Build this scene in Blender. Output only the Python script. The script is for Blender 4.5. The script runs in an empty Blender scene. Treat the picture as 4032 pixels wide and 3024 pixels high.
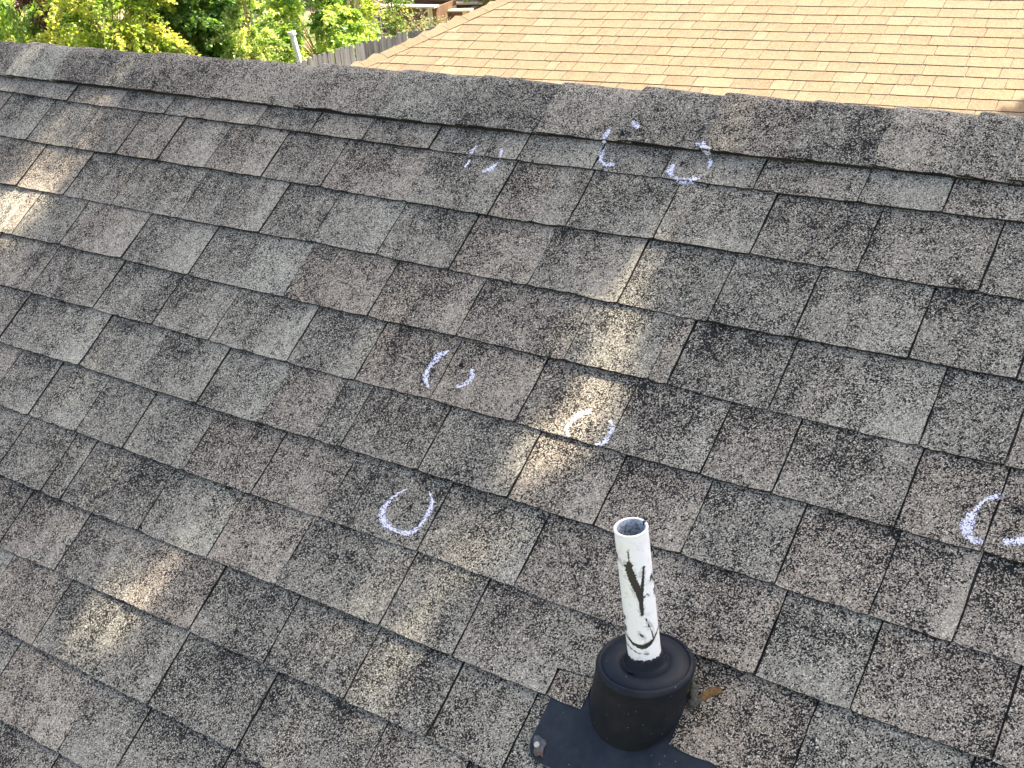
import bpy, bmesh, math, random
from mathutils import Vector, Matrix, noise
from mathutils.bvhtree import BVHTree
R = random.Random(7)
SC = bpy.context.scene
# ---------------------------------------------------------------- camera, sky, sun, exposure
cam = bpy.data.cameras.new("camera"); co = bpy.data.objects.new("camera", cam); SC.collection.objects.link(co)
cam.sensor_width = 36; cam.lens = 43.78; cam.clip_start = .02; cam.clip_end = 2000
co.matrix_world = Matrix(((0.8153630, -0.2038187, 0.5418867, 0.7466191), (0.5733827, 0.4137794, -0.7071202, -2.1638828),
                          (-0.0800971, 0.8872681, 0.4542464, 0.6895967), (0, 0, 0, 1)))
SC.camera = co
THETA = 0.6098609                                   # pitch of the dark roof
ct, st = math.cos(THETA), math.sin(THETA)
def roofw(u, v, h=0.0):                              # roof coordinates (along ridge, down slope, height off the deck) to world
    return Vector((u, -v * ct - h * st, -v * st + h * ct)) if False else Vector((u, -ct * v - st * h, -st * v + ct * h))
INC = math.radians(INC_DEG := 22.0); DEV = math.radians(13.5)
_r = (math.sin(DEV) * math.cos(INC), -math.cos(DEV) * math.cos(INC), math.sin(INC))
SUN = roofw(*_r).normalized()                        # direction towards the sun
w = bpy.data.worlds.new("World"); SC.world = w; w.use_nodes = True
nt = w.node_tree; bg = nt.nodes["Background"]; sky = nt.nodes.new("ShaderNodeTexSky")
sky.sky_type = 'NISHITA'; sky.sun_disc = False
sky.sun_elevation = math.asin(SUN.z); sky.sun_rotation = math.atan2(SUN.x, SUN.y)
sky.air_density = 0.8; sky.dust_density = 5.0; sky.ozone_density = 0.6; sky.altitude = 100
nt.links.new(sky.outputs[0], bg.inputs[0]); bg.inputs[1].default_value = 0.105
sl = bpy.data.lights.new("sun", 'SUN'); sl.energy = 4.9; sl.angle = math.radians(0.5); sl.color = (1.0, 0.90, 0.74)
so = bpy.data.objects.new("sun", sl); SC.collection.objects.link(so); so.rotation_euler = SUN.to_track_quat('Z', 'Y').to_euler(); so.location = (0, 0, 30)
vs = SC.view_settings; vs.view_transform = 'Standard'; vs.look = 'None'; vs.exposure = 2.2; vs.gamma = 1; vs.use_curve_mapping = False
SC.cycles.max_bounces = 8; SC.cycles.transparent_max_bounces = 12

# ---------------------------------------------------------------- helpers
def mat(name, col=(.5, .5, .5), rough=.8, spec=.3):
    m = bpy.data.materials.new(name); m.use_nodes = True
    b = m.node_tree.nodes["Principled BSDF"]; b.inputs["Base Color"].default_value = (*col, 1)
    b.inputs["Roughness"].default_value = rough; b.inputs["Specular IOR Level"].default_value = spec
    return m, m.node_tree, b
class N:                                             # small node-building helper
    def __init__(s, t): s.t = t
    def new(s, k, **kw):
        n = s.t.nodes.new(k)
        for a, v in kw.items(): setattr(n, a, v)
        return n
    def inp(s, n, k, v):
        if hasattr(v, "links"): s.t.links.new(v, n.inputs[k])
        else: n.inputs[k].default_value = v
    def math(s, op, a, b=0.0, c=0.0, clamp=False):
        n = s.new("ShaderNodeMath", operation=op, use_clamp=clamp); s.inp(n, 0, a); s.inp(n, 1, b); s.inp(n, 2, c); return n.outputs[0]
    def noise(s, vec, scale, detail=2.0, rough=.5, d="3D"):
        n = s.new("ShaderNodeTexNoise", noise_dimensions=d); s.inp(n, "Vector", vec); s.inp(n, "Scale", scale); s.inp(n, "Detail", detail); s.inp(n, "Roughness", rough); return n.outputs[0]
    def ramp(s, fac, stops, mode='LINEAR'):
        n = s.new("ShaderNodeValToRGB"); n.color_ramp.interpolation = mode
        while len(n.color_ramp.elements) < len(stops): n.color_ramp.elements.new(.5)
        for e, (p, c) in zip(n.color_ramp.elements, stops): e.position = p; e.color = (*c, 1)
        s.inp(n, 0, fac); return n.outputs[0]
    def mix(s, f, a, b, blend='MIX'):
        n = s.new("ShaderNodeMix", data_type='RGBA', blend_type=blend); s.inp(n, 0, f); s.inp(n, 6, a if hasattr(a, "links") else (*a, 1)); s.inp(n, 7, b if hasattr(b, "links") else (*b, 1)); return n.outputs[2]
    def mapr(s, v, a, b, c, d):
        n = s.new("ShaderNodeMapRange"); s.inp(n, 0, v); s.inp(n, 1, a); s.inp(n, 2, b); s.inp(n, 3, c); s.inp(n, 4, d); return n.outputs[0]
    def bump(s, h, strength, dist):
        n = s.new("ShaderNodeBump"); s.inp(n, "Height", h); s.inp(n, "Strength", strength); s.inp(n, "Distance", dist); return n.outputs[0]
    def obj(s): return s.new("ShaderNodeTexCoord").outputs["Object"]
def link(o): SC.collection.objects.link(o); return o
def tag(o, label=None, cat=None, group=None, kind=None):
    for k, v in (("label", label), ("category", cat), ("group", group), ("kind", kind)):
        if v: o[k] = v
    return o
def empty(name, loc, **kw):
    o = bpy.data.objects.new(name, None); o.location = loc; o.empty_display_size = .2; link(o); return tag(o, **kw)
class MB:                                            # mesh builder in world coordinates
    def __init__(s): s.v = []; s.f = []; s.mi = []; s.a = []
    def vert(s, p, a=None): s.v.append(tuple(p)); s.a.append(a or (0, 0, 0, 1)); return len(s.v) - 1
    def face(s, idx, mi=0): s.f.append(idx); s.mi.append(mi)
    def box(s, c, ax, ay, az, mi=0, a=None):          # centre and three half-axis vectors
        c, ax, ay, az = map(Vector, (c, ax, ay, az))
        i = [s.vert(c + ax * x + ay * y + az * z, a) for z in (-1, 1) for y in (-1, 1) for x in (-1, 1)]
        for q in ((0, 2, 3, 1), (4, 5, 7, 6), (0, 1, 5, 4), (2, 6, 7, 3), (0, 4, 6, 2), (1, 3, 7, 5)): s.face([i[k] for k in q], mi)
    def tube(s, pts, rad, seg=8, mi=0, cap=True, a=None):
        rings = []; up = Vector((0, 0, 1))
        for k, p in enumerate(pts):
            p = Vector(p); d = (Vector(pts[min(k + 1, len(pts) - 1)]) - Vector(pts[max(k - 1, 0)])).normalized()
            x = d.cross(up if abs(d.z) < .95 else Vector((1, 0, 0))).normalized(); y = d.cross(x)
            r = rad[k] if isinstance(rad, (list, tuple)) else rad
            rings.append([s.vert(p + (x * math.cos(2 * math.pi * j / seg) + y * math.sin(2 * math.pi * j / seg)) * r, a) for j in range(seg)])
        for q, t in zip(rings, rings[1:]):
            for j in range(seg): s.face([q[j], q[(j + 1) % seg], t[(j + 1) % seg], t[j]], mi)
        if cap: s.face(rings[0][::-1], mi); s.face(rings[-1], mi)
    def build(s, name, mats, parent=None, attr=False, smooth=False, origin=None):
        me = bpy.data.meshes.new(name); org = Vector(origin) if origin is not None else (parent.location.copy() if parent else Vector())
        me.from_pydata([tuple(Vector(p) - org) for p in s.v], [], s.f)
        for m in (mats if isinstance(mats, (list, tuple)) else [mats]): me.materials.append(m)
        me.polygons.foreach_set("material_index", s.mi)
        if smooth: me.polygons.foreach_set("use_smooth", [True] * len(s.f))
        if attr:
            ca = me.color_attributes.new("tone", 'FLOAT_COLOR', 'POINT'); ca.data.foreach_set("color", [c for t in s.a for c in t])
        me.update(); o = bpy.data.objects.new(name, me); link(o)
        if parent:
            o.parent = parent; o.location = org - parent_world(parent)
        else: o.location = org
        return o
def parent_world(p):
    q = p.location.copy()
    while p.parent: p = p.parent; q += p.location
    return q
def lerp(a, b, t): return a + (b - a) * t
def interp(P, x):
    if x <= P[0][0]: return P[0][1]
    for (a, b), (c, d) in zip(P, P[1:]):
        if x <= c: return b + (d - b) * (x - a) / (c - a + 1e-9)
    return P[-1][1]
# traced positions of courses, joints and chalk on the dark roof, in metres along the ridge and down the slope
DATA = dict(lines={0:[[-2.628,0.0978],[-2.489,0.0966],[-2.412,0.0954],[-2.226,0.0921],[-2.058,0.0908],[-1.919,0.0896],[-1.788,0.0884],[-1.609,0.0879],[-1.433,0.0883],[-1.344,0.0888],[-1.18,0.0899],[-0.993,0.0873],[-0.799,0.082],[-0.708,0.0807],[-0.597,0.08],[-0.416,0.0787],[-0.356,0.0778],[-0.217,0.0752],[-0.081,0.0732],[-0.012,0.0727],[0.088,0.0726],[0.168,0.0727],[0.249,0.0729]],1:[[-2.589,0.1396],[-2.324,0.1435],[-2.121,0.145],[-1.931,0.1448],[-1.789,0.1443],[-1.602,0.1446],[-1.41,0.1464],[-1.224,0.1475],[-0.979,0.1476],[-0.896,0.1473],[-0.767,0.1465],[-0.562,0.1451],[-0.383,0.1438],[-0.169,0.1424],[-0.012,0.1425],[0.029,0.1424],[0.134,0.1418],[0.267,0.1407]],2:[[-2.451,0.2877],[-2.225,0.2895],[-2.03,0.2883],[-1.839,0.2854],[-1.618,0.2835],[-1.435,0.2842],[-1.231,0.2851],[-0.97,0.2901],[-0.776,0.2898],[-0.692,0.2894],[-0.585,0.2886],[-0.353,0.2836],[-0.138,0.2826],[-0.03,0.2842],[0.138,0.2863],[0.308,0.2855]],3:[[-2.312,0.4336],[-2.12,0.4326],[-1.705,0.433],[-1.449,0.4334],[-1.146,0.4277],[-0.909,0.4313],[-0.62,0.43],[-0.421,0.4312],[-0.198,0.4329],[-0.022,0.4321],[0.171,0.4291],[0.349,0.4282]],4:[[-2.179,0.5749],[-1.931,0.5713],[-1.671,0.5714],[-1.465,0.5722],[-1.036,0.5735],[-0.851,0.5727],[-0.547,0.5688],[-0.358,0.5683],[-0.186,0.5707],[-0.087,0.5725],[0.035,0.5745],[0.235,0.5757],[0.39,0.5744]],5:[[-2.051,0.714],[-1.924,0.7143],[-1.615,0.7127],[-1.414,0.7126],[-1.21,0.7146],[-1.029,0.7161],[-0.612,0.7114],[-0.474,0.7112],[-0.235,0.7144],[-0.068,0.7153],[0.091,0.7164],[0.248,0.7173],[0.371,0.7172]],6:[[-1.916,0.8584],[-1.819,0.858],[-1.608,0.8551],[-1.332,0.8575],[-1.149,0.858],[-0.948,0.856],[-0.76,0.8535],[-0.528,0.8531],[-0.4,0.8531],[-0.318,0.8533],[-0.068,0.8562],[0.114,0.8597],[0.275,0.8616],[0.471,0.8614]],7:[[-1.78,1.0023],[-1.656,1.002],[-1.418,1.0008],[-1.163,1.0007],[-0.967,0.9996],[-0.78,0.9979],[-0.54,0.9956],[-0.371,0.9974],[-0.179,0.9996],[0.025,1.0004],[0.217,1.0031]],8:[[-1.642,1.1489],[-1.516,1.1489],[-1.316,1.1488],[-1.099,1.1476],[-0.914,1.1455],[-0.722,1.143],[-0.532,1.1424],[-0.248,1.1439]],9:[[-1.512,1.2884],[-1.453,1.2881],[-1.254,1.2854],[-1.071,1.2832],[-0.915,1.2831],[-0.68,1.2811],[-0.523,1.2794],[-0.424,1.2789]],10:[[-1.377,1.4327],[-1.298,1.4327],[-1.058,1.4318],[-0.906,1.4315],[-0.696,1.4321]],11:[[-1.237,1.5795],[-1.054,1.5774]]},
 joints={0:[[-2.51,0],[-2.266,0],[-2.055,0],[-1.866,0],[-1.791,1],[-1.725,0],[-1.527,0],[-1.346,0],[-1.184,0],[-0.988,0],[-0.836,0],[-0.752,0],[-0.567,0],[-0.411,0],[-0.216,0],[-0.015,0],[0.134,0]],1:[[-2.519,0],[-2.319,0],[-2.121,0],[-1.941,0],[-1.783,0],[-1.612,0],[-1.415,0],[-1.225,0],[-0.978,0],[-0.751,0],[-0.642,1],[-0.56,0],[-0.366,0],[-0.167,0],[0.033,0],[0.238,0]],2:[[-2.231,0],[-2.033,0],[-1.841,0],[-1.594,0],[-1.431,1],[-1.32,0],[-1.16,0],[-0.968,0],[-0.774,0],[-0.58,0],[-0.485,1],[-0.376,0],[-0.191,0],[-0.029,0],[0.169,0]],3:[[-2.167,1],[-2.122,0],[-1.928,0],[-1.687,0],[-1.451,0],[-1.148,0],[-0.905,0],[-0.678,0],[-0.428,0],[-0.25,1],[-0.212,0],[-0.02,0],[0.233,0]],4:[[-1.999,1],[-1.925,0],[-1.674,0],[-1.467,0],[-1.277,0],[-1.04,0],[-0.853,0],[-0.662,0],[-0.464,0],[-0.268,0],[-0.086,0],[0.042,0],[0.242,0],[0.371,0]],5:[[-1.917,0],[-1.822,1],[-1.605,0],[-1.41,0],[-1.209,0],[-1.025,0],[-0.872,1],[-0.803,0],[-0.61,0],[-0.406,0],[-0.228,0],[-0.062,0],[0.102,0],[0.252,0],[0.374,0]],6:[[-1.818,0],[-1.663,0],[-1.494,0],[-1.336,0],[-1.145,0],[-0.948,0],[-0.759,0],[-0.702,1],[-0.529,0],[-0.318,0],[-0.018,1],[0.125,0],[0.273,0],[0.469,0]],7:[[-1.654,0],[-1.487,1],[-1.42,0],[-1.17,0],[-0.967,0],[-0.779,0],[-0.528,0],[-0.367,0],[-0.178,0],[0.225,0],[0.448,0]],8:[[-1.514,0],[-1.319,0],[-1.103,0],[-0.913,0],[-0.719,0],[-0.526,0],[-0.345,0],[-0.196,0]],9:[[-1.455,0],[-1.26,0],[-1.075,0],[-0.911,0],[-0.681,0],[-0.426,0]],10:[[-1.297,0],[-1.051,0],[-0.904,0],[-0.692,0]],11:[[-1.206,0],[-1.05,0]]},
 caps=[-2.375,-2.03,-1.728,-1.434,-1.174,-0.943,-0.733,-0.535,-0.354,-0.17,-0.012,0.136,0.221],
 marks={"a":[[[-0.8693,0.1213],[-0.8728,0.1344],[-0.8733,0.1484]],[[-0.8675,0.1589],[-0.8682,0.169],[-0.8706,0.1806]],[[-0.8043,0.1224],[-0.7965,0.1338],[-0.7951,0.1479]],[[-0.7959,0.1555],[-0.8026,0.1736],[-0.8209,0.1848]]],"b":[[[-0.5688,0.0471],[-0.5697,0.0604],[-0.5711,0.0774]],[[-0.5674,0.0888],[-0.5634,0.1091],[-0.5569,0.123],[-0.5427,0.1299],[-0.5224,0.1271]],[[-0.5188,0.0291],[-0.5107,0.0353],[-0.499,0.0434]]],"c":[[[-0.3674,0.0603],[-0.3548,0.0604],[-0.3414,0.0626]],[[-0.351,0.0696],[-0.3371,0.0729],[-0.3294,0.0735]],[[-0.329,0.0865],[-0.3209,0.0977],[-0.3231,0.1126]],[[-0.3959,0.1097],[-0.4001,0.1234],[-0.3901,0.1373],[-0.3693,0.1444],[-0.3501,0.1427],[-0.3289,0.1341]]],"d":[[[-0.6775,0.6025],[-0.6929,0.6199],[-0.7001,0.6397],[-0.7,0.6621],[-0.6919,0.6782],[-0.677,0.6882]],[[-0.6079,0.6289],[-0.5974,0.642],[-0.5997,0.6581],[-0.6117,0.6703],[-0.6215,0.6727]]],"e":[[[-0.329,0.6491],[-0.3411,0.6594],[-0.3544,0.6724],[-0.3589,0.6904],[-0.3584,0.7023],[-0.3467,0.7102]],[[-0.287,0.6599],[-0.2752,0.6711],[-0.27,0.6862],[-0.2734,0.7012],[-0.2816,0.709],[-0.2921,0.7118]]],"f":[[[-0.6149,0.8917],[-0.6261,0.9027],[-0.635,0.916],[-0.6406,0.9347],[-0.6382,0.9509],[-0.6294,0.9627],[-0.6103,0.9713],[-0.5922,0.9739],[-0.5689,0.972],[-0.5547,0.964],[-0.5474,0.9486],[-0.5457,0.933],[-0.5461,0.9118],[-0.5503,0.8987],[-0.5589,0.8892],[-0.5685,0.8838]]],"g":[[[0.3748,0.6204],[0.3636,0.6276],[0.3533,0.6325],[0.3451,0.6505],[0.3407,0.6694],[0.3394,0.6853],[0.3436,0.6957],[0.3544,0.7039],[0.3692,0.7031]],[[0.3944,0.6935],[0.407,0.6923],[0.4177,0.6844],[0.4276,0.6739]]]},
 bruise={"b":[-0.529,0.0602],"d":[-0.6332,0.6274],"f":[-0.5875,0.9215],"g":[0.4028,0.6375],"c":[-0.3808,0.1059],"e":[-0.3172,0.6891]},
 dap=[[-2.05,0.007,-2.034,0.134,0.03,0.55],[-1.99,0.152,-2.07,0.287,0.05,0.6],[-2.114,0.316,-2.201,0.421,0.06,0.5],[-2.201,0.421,-2.214,0.605,0.075,1.0],[-2.366,0.284,-2.414,0.372,0.03,0.4],[-0.335,0.314,-0.346,0.39,0.035,0.9],[-0.346,0.39,-0.398,0.525,0.05,1.0],[-0.426,0.582,-0.436,0.614,0.03,0.45],[-0.361,0.665,-0.393,0.75,0.035,0.75],[-0.412,0.741,-0.393,0.914,0.04,0.5],[-1.088,1.277,-1.059,1.414,0.045,1.0],[-1.024,1.44,-1.017,1.465,0.025,0.5],[-1.141,1.315,-1.128,1.39,0.035,0.6],[-0.443,1.186,-0.453,1.323,0.05,0.5],[-1.592,0.86,-1.578,0.956,0.035,0.6],[-1.669,0.75,-1.65,0.823,0.03,0.25],[-1.936,0.092,-1.859,0.237,0.025,0.4],[-1.627,0.178,-1.615,0.263,0.025,0.3],[0.255,0.908,0.246,0.941,0.02,0.3],[-0.635,1.289,-0.643,1.344,0.03,0.2]])
RIDGE_V = -.024
CAPT = [0]
# ---------------------------------------------------------------- materials
def granule_mat(name, light, mid, dark, black, scale, blackness, contrast=1.0, bumps=.5):
    m, t, b = mat(name, rough=.92, spec=.2); n = N(t); ob = n.obj()
    at = n.new("ShaderNodeAttribute", attribute_name="tone"); sp = n.new("ShaderNodeSeparateColor"); n.t.links.new(at.outputs["Color"], sp.inputs[0])
    tone, warm, frac = sp.outputs[0], sp.outputs[1], sp.outputs[2]
    seed = at.outputs["Alpha"]
    vo = n.new("ShaderNodeTexVoronoi", feature='F1'); n.inp(vo, "Vector", ob); n.inp(vo, "Scale", scale)
    cs = n.new("ShaderNodeSeparateColor"); n.t.links.new(vo.outputs["Color"], cs.inputs[0])
    g1, g2 = cs.outputs[0], cs.outputs[1]
    # blotches of dark granules: several scales, more of them near the upper end of each tab
    big = n.noise(ob, 9.0, 3.0, .6); med = n.noise(ob, 38.0, 2.0, .6); fine = n.noise(ob, 150.0, 2.0, .6)
    topw = n.mapr(frac, 0.0, .8, .17, -.02)
    bl = n.math('ADD', n.math('MULTIPLY', n.math('SUBTRACT', big, .5), .95), n.math('MULTIPLY', n.math('SUBTRACT', med, .5), .95))
    bl = n.math('ADD', bl, n.math('MULTIPLY', n.math('SUBTRACT', fine, .5), .7))
    dv = n.new("ShaderNodeVectorMath", operation='DOT_PRODUCT'); n.t.links.new(ob, dv.inputs[0]); dv.inputs[1].default_value = (0, -ct, -st)
    dx = n.new("ShaderNodeSeparateXYZ"); n.t.links.new(ob, dx.inputs[0]); cx_ = n.new("ShaderNodeCombineXYZ")
    n.t.links.new(n.math('MULTIPLY', dx.outputs[0], 26.0), cx_.inputs[0]); n.t.links.new(n.math('MULTIPLY', dv.outputs["Value"], 3.0), cx_.inputs[1])
    run = n.noise(cx_.outputs[0], 1.0, 3.0, .6)          # grime washed down the slope
    bl = n.math('ADD', bl, n.math('MULTIPLY', n.math('SUBTRACT', run, .5), .55))
    bl = n.math('ADD', bl, topw)
    bl = n.math('ADD', bl, n.math('MULTIPLY', n.math('SUBTRACT', .5, tone), .30))
    thr = n.math('ADD', bl, blackness, clamp=True)               # share of black granules
    isb = n.mapr(n.math('SUBTRACT', g1, thr), -.04, .04, 1.0, 0.0)
    base = n.mix(n.math('MULTIPLY', tone, 1.0, clamp=True), dark, mid)
    base = n.mix(n.mapr(tone, .6, 1.0, 0.0, 1.0), base, light)
    base = n.mix(n.math('MULTIPLY', warm, .8), base, (dark[0] * 1.35, dark[1] * 1.18, dark[2] * 1.1))
    var = n.mapr(g2, 0, 1, 1 - .55 * contrast, 1 + .7 * contrast)
    vm = n.new("ShaderNodeVectorMath", operation='SCALE'); n.t.links.new(base, vm.inputs[0]); n.t.links.new(var, vm.inputs[3])
    col = n.mix(isb, vm.outputs[0], black)
    white = n.mapr(n.math('SUBTRACT', g2, .93), 0, .02, 0, 1.0); white = n.math('MULTIPLY', white, n.math('SUBTRACT', 1.0, isb))
    col = n.mix(n.math('MULTIPLY', white, contrast), col, tuple(min(.8, c * 1.9) for c in light))
    n.t.links.new(col, b.inputs["Base Color"])
    h = n.math('MULTIPLY', n.math('SUBTRACT', 1.0, vo.outputs["Distance"]), g2)
    n.t.links.new(n.bump(h, bumps, .0012), b.inputs["Normal"])
    return m
GRAN = granule_mat("dark_granules", (.325, .305, .243), (.278, .256, .203), (.236, .211, .169), (.016, .016, .015), 560, .32)
TANG = granule_mat("tan_granules", (.172, .133, .084), (.155, .117, .071), (.155, .109, .064), (.095, .075, .052), 200, .10, .35, .2)
EDGE, t_, b_ = mat("asphalt_edge", (.018, .017, .017), .9, .2)
n = N(t_); n.t.links.new(n.ramp(n.noise(n.obj(), 300, 2), [(.35, (.008, .008, .008)), (.7, (.05, .047, .043))]), b_.inputs["Base Color"])
TEDGE, t_, b_ = mat("tan_asphalt_edge", (.070, .062, .050), .9, .2)
def noisy(name, a, c, scale, rough=.7, spec=.3, detail=3, bump=0, bd=.005, lo=.35, hi=.65, stretch=None):
    m, t, b = mat(name, a, rough, spec); n = N(t); v = n.obj()
    if stretch:
        mp = n.new("ShaderNodeMapping"); n.t.links.new(v, mp.inputs[0]); mp.inputs["Scale"].default_value = stretch; v = mp.outputs[0]
    f = n.noise(v, scale, detail, .6); n.t.links.new(n.ramp(f, [(lo, a), (hi, c)]), b.inputs["Base Color"])
    if bump: n.t.links.new(n.bump(f, bump, bd), b.inputs["Normal"])
    return m
BRICK, t_, b_ = mat("brick", (.3, .18, .12), .9, .2); n = N(t_)
xyz = n.new("ShaderNodeSeparateXYZ"); t_.links.new(n.obj(), xyz.inputs[0]); cb = n.new("ShaderNodeCombineXYZ"); t_.links.new(n.math('ADD', xyz.outputs[0], xyz.outputs[1]), cb.inputs[0]); t_.links.new(xyz.outputs[2], cb.inputs[1])
bk_ = n.new("ShaderNodeTexBrick"); t_.links.new(cb.outputs[0], bk_.inputs["Vector"])
for k_, v_ in (("Scale", 1.0), ("Brick Width", .21), ("Row Height", .075), ("Mortar Size", .006), ("Color1", (.27, .14, .09, 1)), ("Color2", (.38, .22, .15, 1)), ("Mortar", (.42, .39, .34, 1))): bk_.inputs[k_].default_value = v_
t_.links.new(bk_.outputs["Color"], b_.inputs["Base Color"])
TRIM = noisy("painted_trim", (.62, .60, .55), (.7, .68, .62), 6)
FELT = noisy("underlay", (.012, .012, .012), (.05, .048, .045), 260)

# ---------------------------------------------------------------- shingles
def tab(mb, P, u0, u1, vt, vb, h0, h1, tone, warm, seed, step=.016, jag=.0009, nv=6, clip=None, amp=0, und=None, lines=None, split=None, butt=.005):
    """one shingle tab: an irregular slab from line vt (top, tucked under) to line vb (exposed butt edge)"""
    nu = max(2, int((u1 - u0) / step)); rr = random.Random(seed)
    jl = [rr.uniform(-jag, jag) for _ in range(nv + 1)]; jr = [rr.uniform(-jag, jag) for _ in range(nv + 1)]
    tilt = rr.uniform(-.0012, .0012); mid_ = rr.uniform(.35, .8); shf = rr.choice([.6, .5, .3, 0, -.1])
    curl = (rr.choice([0, 0, 0, .001, .002]), rr.choice([0, 0, 0, .001, .002])) if amp else None
    if amp: amp *= rr.choice([1, 1.2, .6, .3, -.4])
    grid = []
    for j in range(nv + 1):
        row = []; s = j / nv
        for i in range(nu + 1):
            f = i / nu; e0, e1 = (u0, u1) if not clip else clip(u0, u1, lerp(vt(u0) - .022, vb(u0), s)); u = lerp(e0 + jl[j], e1 + jr[j], f); a = vt(u) - .022; c = vb(u) + tilt * (f - .5)
            v = lerp(a, c, s)
            if j == nv:
                v += rr.uniform(-jag, jag) * 1.3
                if i in (0, nu): v -= .0018
            fr = (v - vt(u)) / max(.001, c - vt(u))
            h = lerp(h0, h1, fr) + (und(u, v) if und else 0)
            tn = tone
            if split and f > split[0]: tn = split[1]
            if amp:
                x_ = (f - mid_) * 5; tn += amp * (.5 + .5 * max(-1, min(1, x_))) + .10 * (fr - .5); fr2 = max(0, min(1, .72 * fr + shf * f))
            else: fr2 = max(0, fr)
            if curl: h += curl[0] * math.exp(-(f / .16) ** 2) * max(0, fr) ** 3 + curl[1] * math.exp(-((1 - f) / .16) ** 2) * max(0, fr) ** 3
            row.append(mb.vert(P(u, v, h), (max(0, min(1, tn)), warm, fr2, 1)))
            row[-1] = (row[-1], u, v, h)
        grid.append(row)
    for j in range(nv):
        for i in range(nu): mb.face([grid[j][i][0], grid[j + 1][i][0], grid[j + 1][i + 1][0], grid[j][i + 1][0]], 0)
    def skirt(line, rev):
        low = [mb.vert(P(u, v, h - butt), (tone, warm, 1, 0)) for (_, u, v, h) in line]
        top = [mb.vert(P(u, v, h), (tone, warm, 1, 0)) for (_, u, v, h) in line]
        for i in range(len(line) - 1):
            q = [top[i], low[i], low[i + 1], top[i + 1]]; mb.face(q[::-1] if rev else q, 1)
    skirt(grid[-1], False); skirt([g[0] for g in grid], True); skirt([g[-1] for g in grid], False)

def undul(u, v):
    return .0035 * noise.noise(Vector((u * 1.3, v * 1.9, 3.1))) + .0016 * noise.noise(Vector((u * 5, v * 5, 9.0)))
UMIN, UMAX, KMAX = -4.2, 3.2, 19
def cline(k):
    P_ = DATA["lines"].get(k)
    base = EXPO * k if k > 0 else .084
    def f(u, P_=P_, k=k):
        if not P_: return base + .0015 * noise.noise(Vector((u * 3, k * 7.1, 0)))
        lo, hi = P_[0][0], P_[-1][0]; d = interp(P_, u) - base
        if u < lo: d *= max(0, 1 - (lo - u) / .5)
        if u > hi: d *= max(0, 1 - (u - hi) / .5)
        return base + d
    return f
EXPO = .143
LN = {k: cline(k) for k in range(0, KMAX + 2)}
house = empty("dark_shingled_house", (0, 0, -4.8), label="house under the dark grey granular shingle roof that fills the lower part of the photo", cat="house")
mb = MB(); ub = MB()
BU, BV, BR = -.034, 1.102, .0755                        # where the vent boot meets the roof
CUTL, CUTR = -.1125, .043
seedn = 0
TONES = [.36, .42, .46, .5, .53, .57, .64]
for k in range(0, KMAX):
    js = [j for j in DATA["joints"].get(k, [])]
    lo = js[0][0] if js else 0; hi = js[-1][0] if js else 0
    rr = random.Random(50 + k)
    if not js: js = [(.0 + rr.uniform(-.1, .1), 0)]; lo = hi = js[0][0]
    x = lo
    while x > UMIN: x -= rr.choice([.13, .17, .2, .24, .28]) ; js.insert(0, (x, 0))
    x = hi
    while x < UMAX: x += rr.choice([.13, .17, .2, .24, .28]); js.append((x, 0))
    vt = LN[k]; vb = LN[k + 1]
    if k == 0: vt = lambda u: .03
    prev = 0
    for (a, fa), (c, fc) in zip(js, js[1:]):
        seedn += 1
        gl = .0016 if not fa else .0004; gr = .0016 if not fc else .0004
        if (a + c) / 2 < -1.6: gl *= 1.2; gr *= 1.2
        idx = rr.choice([i for i in range(7) if i != prev]); prev = idx
        tone = TONES[idx] + rr.uniform(-.06, .06) - .12; warm = rr.choice([0, 0, .1, .2, .4, .6]) * (1 if tone < .75 else .3)
        lift = rr.choice([0, .0008, .0016, .0026])
        spl = (rr.uniform(.35, .7), min(1, max(0, tone + rr.choice([-.2, -.14, .14, .2])))) if rr.random() < .4 and c - a > .15 else None
        segs = [(a + gl, c - gr)]
        if k == 7:
            segs = []
            if a + gl < CUTL: segs.append((a + gl, min(c - gr, CUTL)))
            if c - gr > CUTR: segs.append((max(a + gl, CUTR), c - gr))
        for (p, q) in segs:
            if q - p < .01: continue
            near = k == 7 and p < .2 and q > -.22
            def und(u, v, near=near):
                z = undul(u, v) + lift
                if near: z += .0035 * math.exp(-((u - BU) / .12) ** 4)
                if k == 6: z += .003 * math.exp(-((u - BU) / .12) ** 4) * max(0, (v - .86) / .143)
                return z
            # front apron course passes under the flashing plate
            clip = None
            if near: clip = (lambda a_, b_, v_: (a_, BU - .012 if v_ < 1.085 else b_)) if q <= CUTL + .001 else ((lambda a_, b_, v_: (BU + .012 if v_ < 1.055 else a_, b_)) if abs(p - CUTR) < .001 else None)
            tab(mb, roofw, p, q, vt, vb, .001, .0066, tone, warm, seedn * 13 + 1, und=und, split=spl, clip=clip, nv=14 if clip else 6, amp=.36)
    # dark layer seen in the slots between tabs
    nu = int((UMAX - UMIN) / .06); top = []; bot = []; low = []
    for i in range(nu + 1):
        u = lerp(UMIN, UMAX, i / nu); a_, b2 = vt(u) - .02, vb(u) - .0012
        hb = -.0015
        top.append(ub.vert(roofw(u, a_, -.004 + undul(u, a_)))); bot.append(ub.vert(roofw(u, b2, .0012 + undul(u, b2)))); low.append(ub.vert(roofw(u, b2, -.005 + undul(u, b2))))
    for i in range(nu):
        ub.face([top[i], bot[i], bot[i + 1], top[i + 1]], 0); ub.face([bot[i], low[i], low[i + 1], bot[i + 1]], 0)
off = len(mb.v); mb.v += ub.v; mb.a += ub.a; mb.f += [[i + off for i in f] for f in ub.f]; mb.mi += [2] * len(ub.f)
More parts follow.
